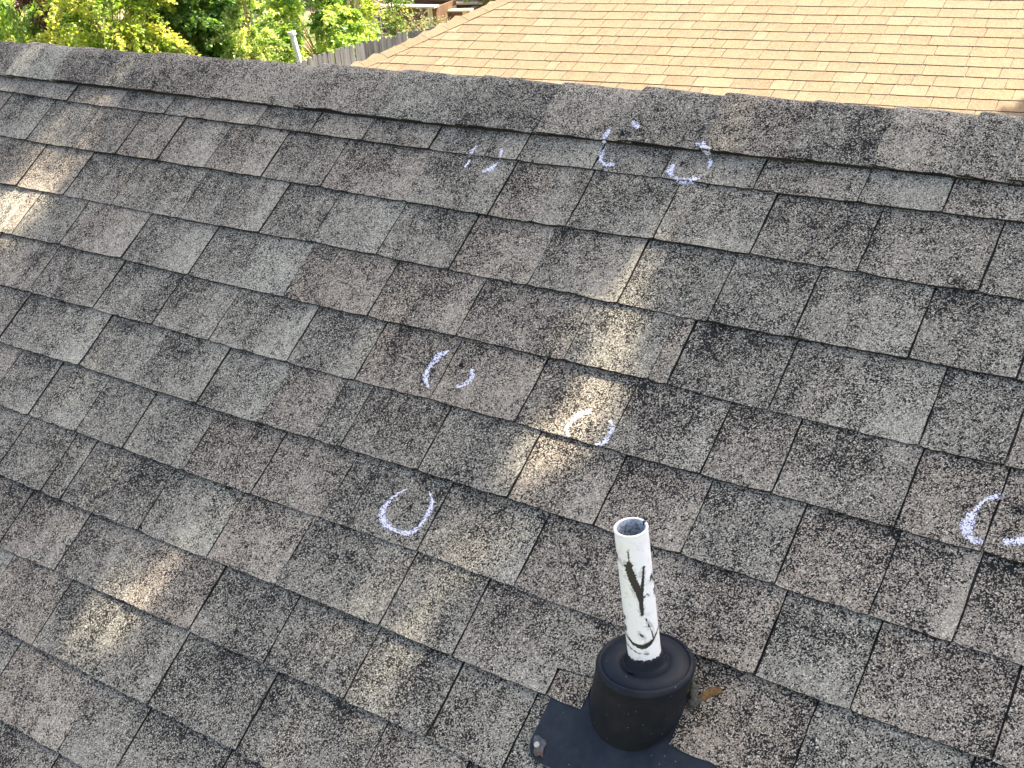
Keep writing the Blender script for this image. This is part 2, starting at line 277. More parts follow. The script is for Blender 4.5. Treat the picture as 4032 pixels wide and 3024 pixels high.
roof = mb.build("roof_slope", [GRAN, EDGE, FELT], house, attr=True)
tag(roof, label="near slope of worn grey architectural shingles with dark joints")
# deck, far slope, walls
VR = RIDGE_V
ry, rz = -ct * VR, -st * VR
E_ = MB(); VE = 3.6
def quad(mb_, pts, mi=0): mb_.face([mb_.vert(p) for p in pts], mi)
ey, ez = -ct * VE, -st * VE
E_.box((-.5, (ry + ey) / 2 , (rz + ez) / 2 - .03), (4.6, 0, 0), Vector((0, ey - ry, ez - rz)) * .5, Vector((0, -st, ct)) * .012)
E_.build("roof_deck", noisy("plywood", (.3, .22, .14), (.38, .28, .18), 5), house)
B_ = MB(); BE = 3.6
for k in range(26):                                   # shingle courses down the far slope
    v0, v1 = k * .143, (k + 1) * .143
    def bp(u, v, h): return (u, ry + ct * v + st * h, rz - st * v + ct * h)
    x = UMIN - .9
    while x < UMAX + .9:
        wd = R.choice([.15, .2, .25, .3]); tn = R.choice(TONES)
        i = [B_.vert(bp(x + .001, v0 - .02, -.012), (tn, R.random() * .5, 0, 0)), B_.vert(bp(x + wd - .001, v0 - .02, -.012), (tn, .2, 0, 0)), B_.vert(bp(x + wd - .001, v1, -.004), (tn, .2, 1, 0)), B_.vert(bp(x + .001, v1, -.004), (tn, .2, 1, 0))]
        B_.face([i[0], i[1], i[2], i[3]], 0); x += wd
B_.build("far_roof_slope", [GRAN], house, attr=True)
W_ = MB(); zt = rz - st * VE - .02
W_.box((-.5, ry, (zt - 4.8) / 2 - .05), (4.3, 0, 0), (0, ct * VE - .45, 0), (0, 0, (zt + 4.8) / 2))
W_.build("wall", BRICK, house)
for sx in (-4.8, 3.8):
    G_ = MB(); G_.face([G_.vert((sx, ry - ct * VE + .45, zt)), G_.vert((sx, ry + ct * VE - .45, zt)), G_.vert((sx, ry, rz - .06))]); G_.build("gable", TRIM, house)

# ---------------------------------------------------------------- ridge caps
caps = DATA["caps"]; cj = list(caps)
while cj[0] > UMIN: cj.insert(0, cj[0] - R.uniform(.2, .3))
while cj[-1] < UMAX: cj.append(cj[-1] + R.uniform(.15, .2))
def cap_edge(u): return LN[0](u)
capobjs = []
for i, (a, c) in enumerate(zip(cj, cj[1:])):
    rr = random.Random(900 + i); m2 = MB(); nu = max(4, int((c - a + .03) / .014)); a2 = a
    tone = rr.choice([.2, .42, .62, .85]); 
    if tone == CAPT[0]: tone = rr.choice([.3, .75])
    CAPT[0] = tone; warm = rr.choice([0, .2, .5])
    S_ = [-.12, -.10, -.08, -.06, -.045, -.03, -.02, -.01, 0, .01, .02, .03, .045, .06, .08, .10, .12, .14, 1]
    rows = []; lift = rr.uniform(0, .003); wob = rr.uniform(-.002, .002)
    for q in range(nu + 1):
        f = q / nu; u = lerp(a2, c + .03, f); row = []
        vr = lerp(-.026, -.067, (u + 2.6) / 2.85); ry_, rz_ = -ct * vr, -st * vr; se = (cap_edge(u) - vr) * 1.0 + wob + rr.uniform(-.0012, .0012) + .003 * noise.noise(Vector((u * 14, i, 0)))
        fr = (u - a) / (c - a)
        hh = .0155 - .0068 * fr + lift + .0025 * noise.noise(Vector((u * 2.2, 4, 4))) + .0012 * noise.noise(Vector((u * 25, 1, 7)))
        jx = rr.uniform(-.001, .001)
        for s in S_:
            s_ = se if s == 1 else min(s, se - .002)
            r_ = .016; d = math.sqrt(s_ * s_ + r_ * r_) - r_
            sag = -.004 * min(1, max(0, (abs(s_) - .05) / .09)) + .0015 * noise.noise(Vector((u * 9, s_ * 14, 2)))
            y = ry_ - s_ * ct; z = rz_ - d * st
            nx = Vector((0, -st * (s_ / math.sqrt(s_ * s_ + r_ * r_)), ct)).normalized()
            p = Vector((u + (jx if q == 0 else 0), y, z)) + nx * (hh + sag)
            row.append((m2.vert(p, (tone + .2 * noise.noise(Vector((u * 7 + s_ * 2, s_ * 2, i))), warm, .35, 0)), p, nx))
        rows.append(row)
    for q in range(nu):
        for s in range(len(S_) - 1): m2.face([rows[q][s][0], rows[q][s + 1][0], rows[q + 1][s + 1][0], rows[q + 1][s][0]], 0)
    def sk(line, th, rev=False):
        lo_ = [m2.vert(p - nx * th) for _, p, nx in line]; tp = [m2.vert(p) for _, p, nx in line]
        for q in range(len(line) - 1):
            g = [tp[q], lo_[q], lo_[q + 1], tp[q + 1]]; m2.face(g[::-1] if rev else g, 1)
    sk([r_[-1] for r_ in rows], .0045, True); sk(rows[0], .005, True)
    o = m2.build("ridge_cap_shingle", [GRAN, EDGE], house, attr=True); capobjs.append(o)
# dark under-cap filler strip so nothing shows through under the cap edge
F_ = MB(); nu = 90; A_ = []
for q in range(nu + 1):
    u = lerp(UMIN, UMAX, q / nu); A_.append([F_.vert(roofw(u, cap_edge(u) - .006, .0065)), F_.vert(roofw(u, VR + .03, .006)), F_.vert(roofw(u, cap_edge(u) - .006, -.002))])
for q in range(nu): F_.face([A_[q][0], A_[q + 1][0], A_[q + 1][1], A_[q][1]]); F_.face([A_[q][0], A_[q][2], A_[q + 1][2], A_[q + 1][0]])
F_.build("ridge_underlay", FELT, house)

# ---------------------------------------------------------------- chalk marks and hail bruises
vv, ff = [], []
for o in [roof] + capobjs:
    off = len(vv); loc = o.location + house.location
    vv += [v.co + loc for v in o.data.vertices]; ff += [[i + off for i in p.vertices] for p in o.data.polygons]
BVH = BVHTree.FromPolygons(vv, ff)
RN = Vector((0, -st, ct))
def onroof(u, v, lift=.0009):
    p = roofw(u, v, .2); h = BVH.ray_cast(p, -RN, .4)
    return (h[0] + RN * lift) if h[0] else roofw(u, v, .01)
def ragged(name, col, scale, lo, hi, soft=True):
    m, t, b = mat(name, col, .95, .1); n = N(t); ob = n.obj()
    at = n.new("ShaderNodeAttribute", attribute_name="tone"); sp = n.new("ShaderNodeSeparateColor"); n.t.links.new(at.outputs["Color"], sp.inputs[0])
    vo = n.new("ShaderNodeTexVoronoi", feature='F1'); n.inp(vo, "Vector", ob); n.inp(vo, "Scale", scale)
    cs = n.new("ShaderNodeSeparateColor"); n.t.links.new(vo.outputs["Color"], cs.inputs[0])
    q = n.math('ADD', n.math('MULTIPLY', cs.outputs[0], .5), n.math('MULTIPLY', n.noise(ob, 95, 3, .65), .5))
    q = n.math('SUBTRACT', n.math('ADD', q, n.math('MULTIPLY', sp.outputs[0], .62)), .62)
    n.t.links.new(n.mapr(q, lo, hi, 0, 1), b.inputs["Alpha"])
    return m
CHALK = ragged("chalk", (.74, .73, .86), 480, .27, .37)
BRUI = ragged("bared_asphalt", (.012, .012, .014), 420, .25, .33)
CHL = {'a': "two short pairs of chalk ticks across the first full course under the ridge", 'b': "broken white chalk ring running from the ridge cap onto the top course", 'c': "chalk ring on the top course just right of the first ring under the ridge cap",
       'd': "white chalk oval around a dark bruise in the middle of the roof", 'e': "chalk ring beside the sunlit streak above the vent pipe", 'f': "clean white chalk U on the lower left of the vent pipe", 'g': "large chalk ring cut off by the right edge of the photo"}
CW = {'a': .011, 'b': .014, 'c': .013, 'd': .013, 'e': .011, 'f': .010, 'g': .015}
for key, strokes in DATA["marks"].items():
    root_mark = empty('chalk_mark', roofw(*strokes[0][0])); root_mark.location -= house.location; root_mark.parent = house; root_mark['label'] = CHL[key]
    for st_ in strokes:
        m3 = MB()
        if True:
            pts = []
            for a, c in zip(st_, st_[1:]):
                L = math.dist(a, c); k_ = max(1, int(L / .004)); pts += [(lerp(a[0], c[0], q / k_), lerp(a[1], c[1], q / k_)) for q in range(k_)]
            pts.append(st_[-1])
            for _ in range(3): pts = [pts[0]] + [tuple((pts[i - 1][d] + 2 * pts[i][d] + pts[i + 1][d]) / 4 for d in (0, 1)) for i in range(1, len(pts) - 1)] + [pts[-1]]
        rows = []; W0 = CW[key]
        for i, p in enumerate(pts):
            a = pts[max(0, i - 1)]; c = pts[min(len(pts) - 1, i + 1)]; d = Vector((c[0] - a[0], c[1] - a[1])); d.normalize(); nx = Vector((-d.y, d.x))
            e = min(i, len(pts) - 1 - i) / 4; wdt = W0 * (.8 + .8 * noise.noise(Vector((p[0] * 30, p[1] * 30, 5)))) * min(1, .45 + .55 * e)
            rows.append([m3.vert(onroof(p[0] + nx.x * wdt * s, p[1] + nx.y * wdt * s), (1 - abs(s) ** 1.4 * .8 if abs(s) < 1 else 0, 0, 0, 1)) for s in (-1, -.6, -.2, .2, .6, 1)])
        for a, c in zip(rows, rows[1:]):
            for s in range(5): m3.face([a[s], a[s + 1], c[s + 1], c[s]])
        m3.build("chalk_stroke", CHALK, root_mark, attr=True, origin=parent_world(root_mark))
for key, (u, v) in DATA["bruise"].items():
    m3 = MB(); r0 = {'b': .016, 'g': .017, 'd': .014}.get(key, .008); c0 = m3.vert(onroof(u, v, .0006), (.85, 0, 0, 1)); prev = [c0] * 14
    for ring in (.35, .7, 1):
        cur = [m3.vert(onroof(u + r0 * ring * math.cos(q * math.tau / 14), v + r0 * ring * math.sin(q * math.tau / 14), .0006), (.9 * (1 - ring) + (.0 if ring == 1 else .15), 0, 0, 1)) for q in range(14)]
        for q in range(14):
            if ring == .35: m3.face([c0, cur[q], cur[(q + 1) % 14]])
            else: m3.face([prev[q], cur[q], cur[(q + 1) % 14], prev[(q + 1) % 14]])
        prev = cur
    m3.build("hail_bruise", BRUI, house, attr=True)

# ---------------------------------------------------------------- vent boot and pipe
BOOT, t_, b_ = mat("weathered_black_plastic", (.020, .024, .031), .55, .2)
n = N(t_); ob = n.obj(); f1 = n.noise(ob, 9, 3, .6); f2 = n.noise(ob, 700, 1)
n.t.links.new(n.mix(n.math('MULTIPLY', f2, .5), n.ramp(f1, [(.3, (.0050, .0074, .0120)), (.7, (.0085, .0120, .0185))]), (.013, .017, .024)), b_.inputs["Base Color"])
n.t.links.new(n.mapr(f1, .3, .7, .45, .62), b_.inputs["Roughness"]); n.t.links.new(n.bump(f2, .12, .0006), b_.inputs["Normal"])
def dusty(m, amount):
    t = m.node_tree; n = N(t); b = t.nodes["Principled BSDF"]; src = b.inputs["Base Color"].links[0].from_socket; ob = n.obj()
    vo = n.new("ShaderNodeTexVoronoi", feature='F1'); n.inp(vo, "Vector", ob); n.inp(vo, "Scale", 420); cs = n.new("ShaderNodeSeparateColor"); t.links.new(vo.outputs["Color"], cs.inputs[0])
    grit = n.math('MULTIPLY', n.math('GREATER_THAN', cs.outputs[0], .992), n.math('LESS_THAN', vo.outputs["Distance"], .3))
    du = n.math('MULTIPLY', n.mapr(n.noise(ob, 24, 5, .75), .45, .75, 0, 1), amount)
    t.links.new(n.mix(grit, n.mix(du, src, (.07, .07, .068)), (.3, .29, .26)), b.inputs["Base Color"])
RUBBER = noisy("perished_rubber", (.010, .010, .012), (.032, .032, .034), 300, .8, .2, bump=.4, bd=.001)
METAL = noisy("painted_steel", (.0085, .0125, .018), (.015, .021, .029), 30, .5, .3)
dusty(METAL, .30); dusty(BOOT, .16)
RUST = noisy("rust", (.10, .045, .02), (.17, .13, .10), 160, .9, .1)
TAR = noisy("sealant", (.045, .045, .038), (.11, .105, .085), 220, .9, .2, bump=.8, bd=.002)
OCHRE = noisy("rusty_sealant", (.10, .06, .025), (.22, .13, .05), 260, .9, .2, bump=.8, bd=.002)
pbase = roofw(BU, BV, .004)
fl = empty("pipe_flashing", pbase, label="black cone-shaped pipe boot flashing set among the shingles at the foot of the white pipe", cat="flashing")
F2 = MB()
v8 = lambda u: LN[8](u)
def plate_h(v): return .0052 + max(0, v - 1.1445) * .052
L_, R_, VB = -.170, .118, 1.2425
outline = []
rc = .03
outline += [(L_, 1.138), (L_, VB - rc)]
outline += [(L_ + rc - rc * math.cos(q * math.pi / 12), VB - rc + rc * math.sin(q * math.pi / 12)) for q in range(1, 6)] + [(L_ + rc, VB)]
outline += [(R_ - rc, VB)] + [(R_ - rc + rc * math.sin(q * math.pi / 12), VB - rc + rc * math.cos(q * math.pi / 12)) for q in range(1, 6)] + [(R_, VB - rc), (R_, 1.138), (CUTR + .012, 1.138), (CUTR + .012, 1.062), (BU + .04, 1.05), (BU - .04, 1.07), (CUTL - .006, 1.098), (CUTL - .006, 1.138)]
def ptop(u, v): return roofw(u, v, plate_h(v) + undul(u, v) * .7)
bmf = bmesh.new()
tv = [bmf.verts.new(ptop(u, v)) for u, v in outline]; tf = bmf.faces.new(tv)
bmesh.ops.triangulate(bmf, faces=[tf])
for e_ in range(2): bmesh.ops.subdivide_edges(bmf, edges=[e for e in bmf.edges if e.calc_length() > .03], cuts=1, use_grid_fill=False); bmesh.ops.triangulate(bmf, faces=bmf.faces[:])
for p in bmf.verts: F2.vert(p.co)
bmf.verts.index_update()
for f in bmf.faces: F2.face([v.index for v in f.verts])
bmf.free()
nO = len(outline); tp = [F2.vert(ptop(u, v)) for u, v in outline]; lo_ = [F2.vert(ptop(u, v) - RN * .0016) for u, v in outline]
for q in range(nO): F2.face([tp[q], lo_[q], lo_[(q + 1) % nO], tp[(q + 1) % nO]], 1 if q == 0 else 0)
plate = F2.build("base_plate", [METAL, RUST], fl)
# cone: from a round foot on the roof plane to a level round top
DC = Vector((-.009, -.915, -.527)); DR = .068
def foot(a, r): return roofw(BU + r * math.cos(a), BV - r * math.sin(a), plate_h(BV) + .0016)
def disc(a, r, z=0): return DC + Vector((r * math.cos(a), r * math.sin(a), z))
C2 = MB(); SG = 72; rings = []
prof = [(0, .110), (0, .1035), (.03, .0995), (.08, .0975)]
for s, rad in prof:
    rings.append([C2.vert(foot(q * math.tau / SG, 1) * 0 + (roofw(BU + (rad - .0215) * math.cos(q * math.tau / SG), BV - (rad - .0215) * math.sin(q * math.tau / SG), plate_h(BV) + .0012 + s * .08))) for q in range(SG)])
rings = []
def ring_pts(fn): rings.append([C2.vert(fn(q * math.tau / SG)) for q in range(SG)])
ring_pts(lambda a: roofw(BU + (BR + .004) * math.cos(a), BV - (BR + .004) * math.sin(a), plate_h(BV) + .0002))
ring_pts(lambda a: roofw(BU + (BR + .0005) * math.cos(a), BV - (BR + .0005) * math.sin(a), plate_h(BV) + .002))
ring_pts(lambda a: roofw(BU + (BR - .001) * math.cos(a), BV - (BR - .001) * math.sin(a), plate_h(BV) + .006))
for s in (.12, .25, .4, .55, .7, .85, 1.0):
    def fn(a, s=s):
        p = roofw(BU + (BR - .001) * math.cos(a), BV - (BR - .001) * math.sin(a), plate_h(BV) + .006); q = disc(a, .0735, -.0105)
        m_ = p.lerp(q, s); c_ = roofw(BU, BV, .0).lerp(DC, s); out = (m_ - c_); out.z = 0
        return m_ + out.normalized() * .0004 * math.sin(math.pi * s)
    ring_pts(fn)
for r_, z_ in ((.0742, -.0085), (.0738, -.0062), (.0722, -.0036), (.0702, -.0016), (.0686, -.0008), (.0668, -.0008), (.0658, -.0042), (.0642, -.0042), (.0630, -.0006), (.045, -.0002), (.0362, -.0004), (.0356, -.0012), (.0348, .0012), (.0340, .0030), (.0330, .0034), (.0322, .0016), (.0312, .0016), (.0300, .0050), (.0278, .0105), (.0266, .0145)):
    ring_pts(lambda a, r_=r_, z_=z_: disc(a, r_, z_))
for q, t in zip(rings, rings[1:]):
    for j in range(SG): C2.face([q[j], q[(j + 1) % SG], t[(j + 1) % SG], t[j]])
C2.build("boot_cone", BOOT, fl, smooth=True)
AX = Vector((-.020, .0085, .224)); LEN = AX.length; AXN = AX.normalized()
ex = AXN.cross(Vector((0, 1, 0))).normalized(); ey_ = AXN.cross(ex).normalized()
def pc(t, a, r): return DC + AX * t + (ex * math.cos(a) + ey_ * math.sin(a)) * r
C3 = MB(); rings = []
for t_0, r_, amp in ((.045, .0272, .0), (.058, .0272, .0006), (.066, .0262, .0012), (.070, .0248, .0015)):
    rr = random.Random(int(t_0 * 1000)); rings.append([C3.vert(pc(t_0 + rr.uniform(-amp, amp) * 4, q * math.tau / 60, r_ + rr.uniform(-amp, amp))) for q in range(60)])
for q, t in zip(rings, rings[1:]):
    for j in range(60): C3.face([q[j], q[(j + 1) % 60], t[(j + 1) % 60], t[j]])
C3.build("rubber_collar", RUBBER, fl)
# small moulded tab and mark on the disc
C4 = MB(); 
for (dx, dy, lx, ly) in ((-.004, -.0345, .0042, .0026),):
    C4.box(DC + Vector((dx, dy, .0010)), (lx, 0, 0), (0, ly, 0), (0, 0, .0009))
C4.build("moulded_tab", BOOT, fl)
# nail with torn strip of painted metal under its head
S2 = MB(); rr = random.Random(4); nu_, nv_ = -.1548, 1.2205
pts = [(1.25 * a_, 1.25 * b_) for a_, b_ in [(-.009, -.010), (-.004, -.0125), (.003, -.010), (.007, -.0108), (.0105, -.006), (.0095, -.001), (.012, .007), (.0145, .0105), (.009, .0085), (.005, .0125), (0, .0095), (-.002, .004), (-.006, -.001), (-.0085, -.006)]]
cz = S2.vert(ptop(nu_, nv_) + RN * .0045); tpv = [S2.vert(ptop(nu_ + a, nv_ + b) + RN * (.0018 + .002 * rr.random())) for a, b in pts]; lwv = [S2.vert(ptop(nu_ + a, nv_ + b) + RN * .0003) for a, b in pts]
for q in range(len(pts)):
    e2 = (q + 1) % len(pts); S2.face([cz, tpv[e2], tpv[q]], 1 if q in (6, 7, 8) else 0); S2.face([tpv[q], tpv[e2], lwv[e2], lwv[q]], 1)
S2.build("torn_washer", [noisy("scuffed_steel", (.035, .05, .07), (.11, .10, .09), 150, .5, .4), RUST], fl)
S3 = MB(); hp = ptop(nu_, nv_ - .001) + RN * .005
S3.tube([hp - RN * .003, hp + RN * .0006, hp + RN * .0013], [.0046, .0046, .0036], 16)
S3.build("nail_head", noisy("zinc", (.38, .36, .28), (.55, .52, .42), 200, .45, .5), fl)
# sealant bead round the uphill and right side of the boot, smeared with ochre at its end
S4 = MB(); bead = []
for q in range(30):
    a = math.radians(lerp(106, 16, q / 29)); rr2 = lerp(.112, .090, (q / 29) ** .8) + .0015 * math.sin(q * 1.7)
    bead.append(onroof(BU + rr2 * math.cos(a), BV - rr2 * math.sin(a), -.001))
S4.tube(bead, [.0045 + .0015 * noise.noise(Vector((q * .7, 0, 0))) + .0025 * (q > 22) for q in range(30)], 7)
S4.build("sealant_bead", TAR, fl, smooth=True)
S5 = MB(); rr = random.Random(8)
sm = [(.047, 1.083), (.044, 1.072), (.050, 1.062), (.057, 1.057), (.063, 1.046), (.071, 1.038), (.082, 1.034), (.0875, 1.041), (.080, 1.048), (.074, 1.052), (.070, 1.060), (.063, 1.066), (.058, 1.078), (.052, 1.086)]
cc = S5.vert(onroof(.062, 1.058, .0035)); top = [S5.vert(onroof(a, b, .0012 + .001 * rr.random())) for a, b in sm]
for q in range(len(sm)): S5.face([cc, top[q], top[(q + 1) % len(sm)]], 0 if q < 2 or q > 10 else 1)
S5.build("sealant_smear", [TAR, OCHRE], fl)

# white pipe with scorched black marks painted on its shell as a point attribute
PIPE, t_, b_ = mat("white_painted_plastic", (.8, .8, .8), .45, .4); n = N(t_); ob = n.obj()
at = n.new("ShaderNodeAttribute", attribute_name="tone"); sp = n.new("ShaderNodeSeparateColor"); n.t.links.new(at.outputs["Color"], sp.inputs[0])
fn1 = n.noise(ob, 220, 3, .6); msk = n.mapr(n.math('ADD', sp.outputs[0], n.math('MULTIPLY', n.math('SUBTRACT', fn1, .5), .85)), .42, .56, 0, 1)
wh = n.mix(n.mapr(n.noise(ob, 40, 3), .5, .8, 0, .5), (.88, .89, .88), (.78, .75, .66))
wh = n.mix(n.math('MULTIPLY', n.mapr(n.math('ADD', n.noise(ob, 75, 4, .75), n.math('MULTIPLY', sp.outputs[2], .18)), .60, .74, 0, 1), .6), wh, (.30, .29, .27))
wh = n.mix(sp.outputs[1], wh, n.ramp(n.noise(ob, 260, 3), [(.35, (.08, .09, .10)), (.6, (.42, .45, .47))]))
gr = n.math('MULTIPLY', n.mapr(n.math('ADD', n.noise(ob, 60, 4, .7), n.math('MULTIPLY', sp.outputs[1], 0)), .56, .75, 0, 1), .35)
wh = n.mix(gr, wh, (.42, .39, .33))
n.t.links.new(n.mix(msk, wh, (.022, .022, .024)), b_.inputs["Base Color"])
n.t.links.new(n.bump(fn1, .12, .001), b_.inputs["Normal"])
def dseg(px, py, ax, ay, bx, by):
    dx, dy = bx - ax, by - ay; t = max(0, min(1, ((px - ax) * dx + (py - ay) * dy) / (dx * dx + dy * dy + 1e-9)))
    return math.hypot(px - ax - dx * t, py - ay - dy * t), t
MARKS = [  # polylines in millimetres across / down the pipe, with half-widths
    [(-8, 44, 3.5), (-9, 54, 5.5), (-6, 66, 6), (-2, 80, 5.8), (2, 96, 4.4), (3, 110, 3.2), (2.5, 126, 2.4)],
    [(12, 52, 1.5), (9.5, 68, 1.9), (6, 84, 3.0), (3, 100, 3)],
    [(-8, 24, .7), (-8, 36, .9), (-8, 46, 1.2)], [(-2, 62, 1.8), (0, 80, 2.0)], [(-14, 48, 1.6), (-4, 46, 1.6)],
    [(4, 96, .9), (8, 100, 1.0), (12, 96, 1.0), (15, 99, .8)], [(20, 78, 1.1), (22, 70, .9), (24, 84, 1.0)], [(23, 96, 1.0), (24, 104, 1.1)],
    [(-24, 36, 1.5), (-24, 44, 1.2)], [(-23, 136, 1.6), (-24, 142, 1.2)], [(-23, 152, 1.4), (-23.5, 160, 1.2)],
    [(7, 134, .7), (11, 148, .8), (14, 160, .8), (15, 170, 1.4)], [(-4, 158, 1.3), (1, 163, 1.4)],
    [(-24, 166, .8), (-14, 176, 2.2), (-3, 180, 3.6), (8, 177, 3.2), (16, 171, 1.4), (24, 161, 1.0)], [(-23, 183, .6), (-10, 190, .6), (6, 193, .5)],
    [(-24, 206, .45), (-10, 211, .45), (8, 212, .45), (24, 206, .45)]]
P_ = MB(); RAD = .0243; nA, nT = 144, 240
cdir = (co.matrix_world.translation - (DC + AX * .6)); fx = cdir - AXN * cdir.dot(AXN); fx.normalize(); rt = AXN.cross(fx).normalized()
rings = []
for j in range(nT + 1):
    t = 1 - j / nT; row = []
    for i in range(nA):
        a = i * math.tau / nA; xo = math.sin(a) * 24.3; front = math.cos(a)
        yo = (1 - t) * LEN * 1000 * .97
        d = 9
        if front > 0:
            for pl in MARKS:
                for (x0, y0, w0), (x1, y1, w1) in zip(pl, pl[1:]):
                    dd, tt = dseg(xo, yo, x0, y0, x1, y1); d = min(d, dd - lerp(w0, w1, tt))
            ribs = .16 * max(0, math.sin(yo * 1.3 + .3 * xo)) if (-14 < xo < 8 and 48 < yo < 96) else 0
        else:
            d = 3 + 4 * noise.noise(Vector((xo * .08, yo * .05, 3))); ribs = 0
        val = max(0, min(1, .5 - d * .17 - ribs))
        r_ = RAD * (1.012 if yo > 172 else 1) + (.0004 if yo < 2 else 0)
        off = (fx * front + rt * math.sin(a)) * r_
        tiltc = fx * 0
        row.append(P_.vert(DC + AX * t + off + AXN * (-.0022 * front if j == 0 else -.0022 * front * (t ** 6)), (val, 0, max(0, min(1, 1 - d / 7)) if front > 0 else 0, 1)))
    rings.append(row)
for q, t in zip(rings, rings[1:]):
    for j in range(nA): P_.face([q[j], t[j], t[(j + 1) % nA], q[(j + 1) % nA]])
inn = []
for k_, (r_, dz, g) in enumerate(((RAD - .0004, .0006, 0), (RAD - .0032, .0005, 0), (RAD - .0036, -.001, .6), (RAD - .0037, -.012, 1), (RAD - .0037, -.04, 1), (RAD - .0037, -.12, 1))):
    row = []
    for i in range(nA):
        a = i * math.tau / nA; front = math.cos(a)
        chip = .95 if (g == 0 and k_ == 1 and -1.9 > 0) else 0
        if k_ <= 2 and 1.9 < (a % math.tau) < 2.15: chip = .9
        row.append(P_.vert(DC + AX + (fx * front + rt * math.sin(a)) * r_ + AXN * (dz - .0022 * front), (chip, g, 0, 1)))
    inn.append(row)
for q, t in zip([rings[0]] + inn, inn):
    for j in range(nA): P_.face([q[j], q[(j + 1) % nA], t[(j + 1) % nA], t[j]])
pipe = P_.build("vent_pipe", PIPE, None, attr=True, smooth=True, origin=DC)
tag(pipe, label="white painted plastic vent pipe with black scuffs rising from the black boot", cat="pipe")
# ---------------------------------------------------------------- neighbour's tan roof
NO = Vector((-.4659, 7.4635, -1.2080)); NU = Vector((.992162, .124955, 0)); NV = Vector((.121284, -.963016, -.240605)); NN = Vector((.030065, -.238719, .970623))
def nb(u, v, h=0):
    x = NO + NU * u + NV * v + NN * h
    return x
def hipu(v): return -5.33 - .583 * v
tan = empty("tan_shingled_house", nb(0, -1, 0) * 1.0 + Vector((0, 0, -3.4)), label="house with pale tan shingles and a hip along its left edge beyond the ridge", cat="house")
tan.location.z = -4.7
T_ = MB()
def nund(u, v):
    a = .004 * noise.noise(Vector((u * .8, v * .9, 1)))
    if u > -1.5: a += .013 * min(1, (u + 1.5) / 1.5) * noise.noise(Vector((u * 1.1, v * .25, 5)))
    return a + .0015 * noise.noise(Vector((u * 4, v * 3, 2)))
for k in range(-18, 14):
    rr = random.Random(300 + k)
    vt = lambda u, k=k: .143 * k + .0065 * noise.noise(Vector((u * 1.2, k * .13, 3))); vb = lambda u, k=k: .143 * (k + 1) + .0065 * noise.noise(Vector((u * 1.2, (k + 1) * .13, 3)))
    x = hipu(.143 * (k + .5)) + rr.uniform(-.02, .06) - .03; prev = 0
    far = k < -5
    while x < 8:
        wd = rr.choice([.09, .14, .17, .19, .21, .23, .25, .28, .31]); tone = rr.choice([.15, .45, .55, .6, .62, .66, .7, .9]); warm = rr.choice([0, 0, .1, .2, .5]) if tone < .6 else 0
        spl = (rr.uniform(.3, .7), min(1, max(0, tone + rr.choice([-.4, .3])))) if rr.random() < .22 else None
        tab(T_, nb, x + .0026, x + wd - .0026, vt, vb, .001, .0050 + rr.choice([0, .001]), tone, warm, k * 977 + int(x * 100), step=.06, jag=.0016, nv=1 if far else 2, und=nund, split=spl, butt=.0042)
        x += wd
U2 = MB(); nu = 60
for k in range(-18, 14):
    va, vb_ = .143 * k - .02, .143 * (k + 1) - .001; tp = []; bt = []
    for q in range(nu + 1):
        u = lerp(hipu(va) + .0, 8, q / nu); tp.append(U2.vert(nb(u, va, -.003 + nund(u, va)), (.4, 0, 0, 0))); bt.append(U2.vert(nb(u, vb_, .001 + nund(u, vb_)), (.4, 0, 0, 0)))
    for q in range(nu): U2.face([tp[q], bt[q], bt[q + 1], tp[q + 1]], 0)
off = len(T_.v); T_.v += U2.v; T_.a += U2.a; T_.f += [[i + off for i in f] for f in U2.f]; T_.mi += [1] * len(U2.f)
T_.build("roof_slope", [TANG, TEDGE], tan, attr=True)
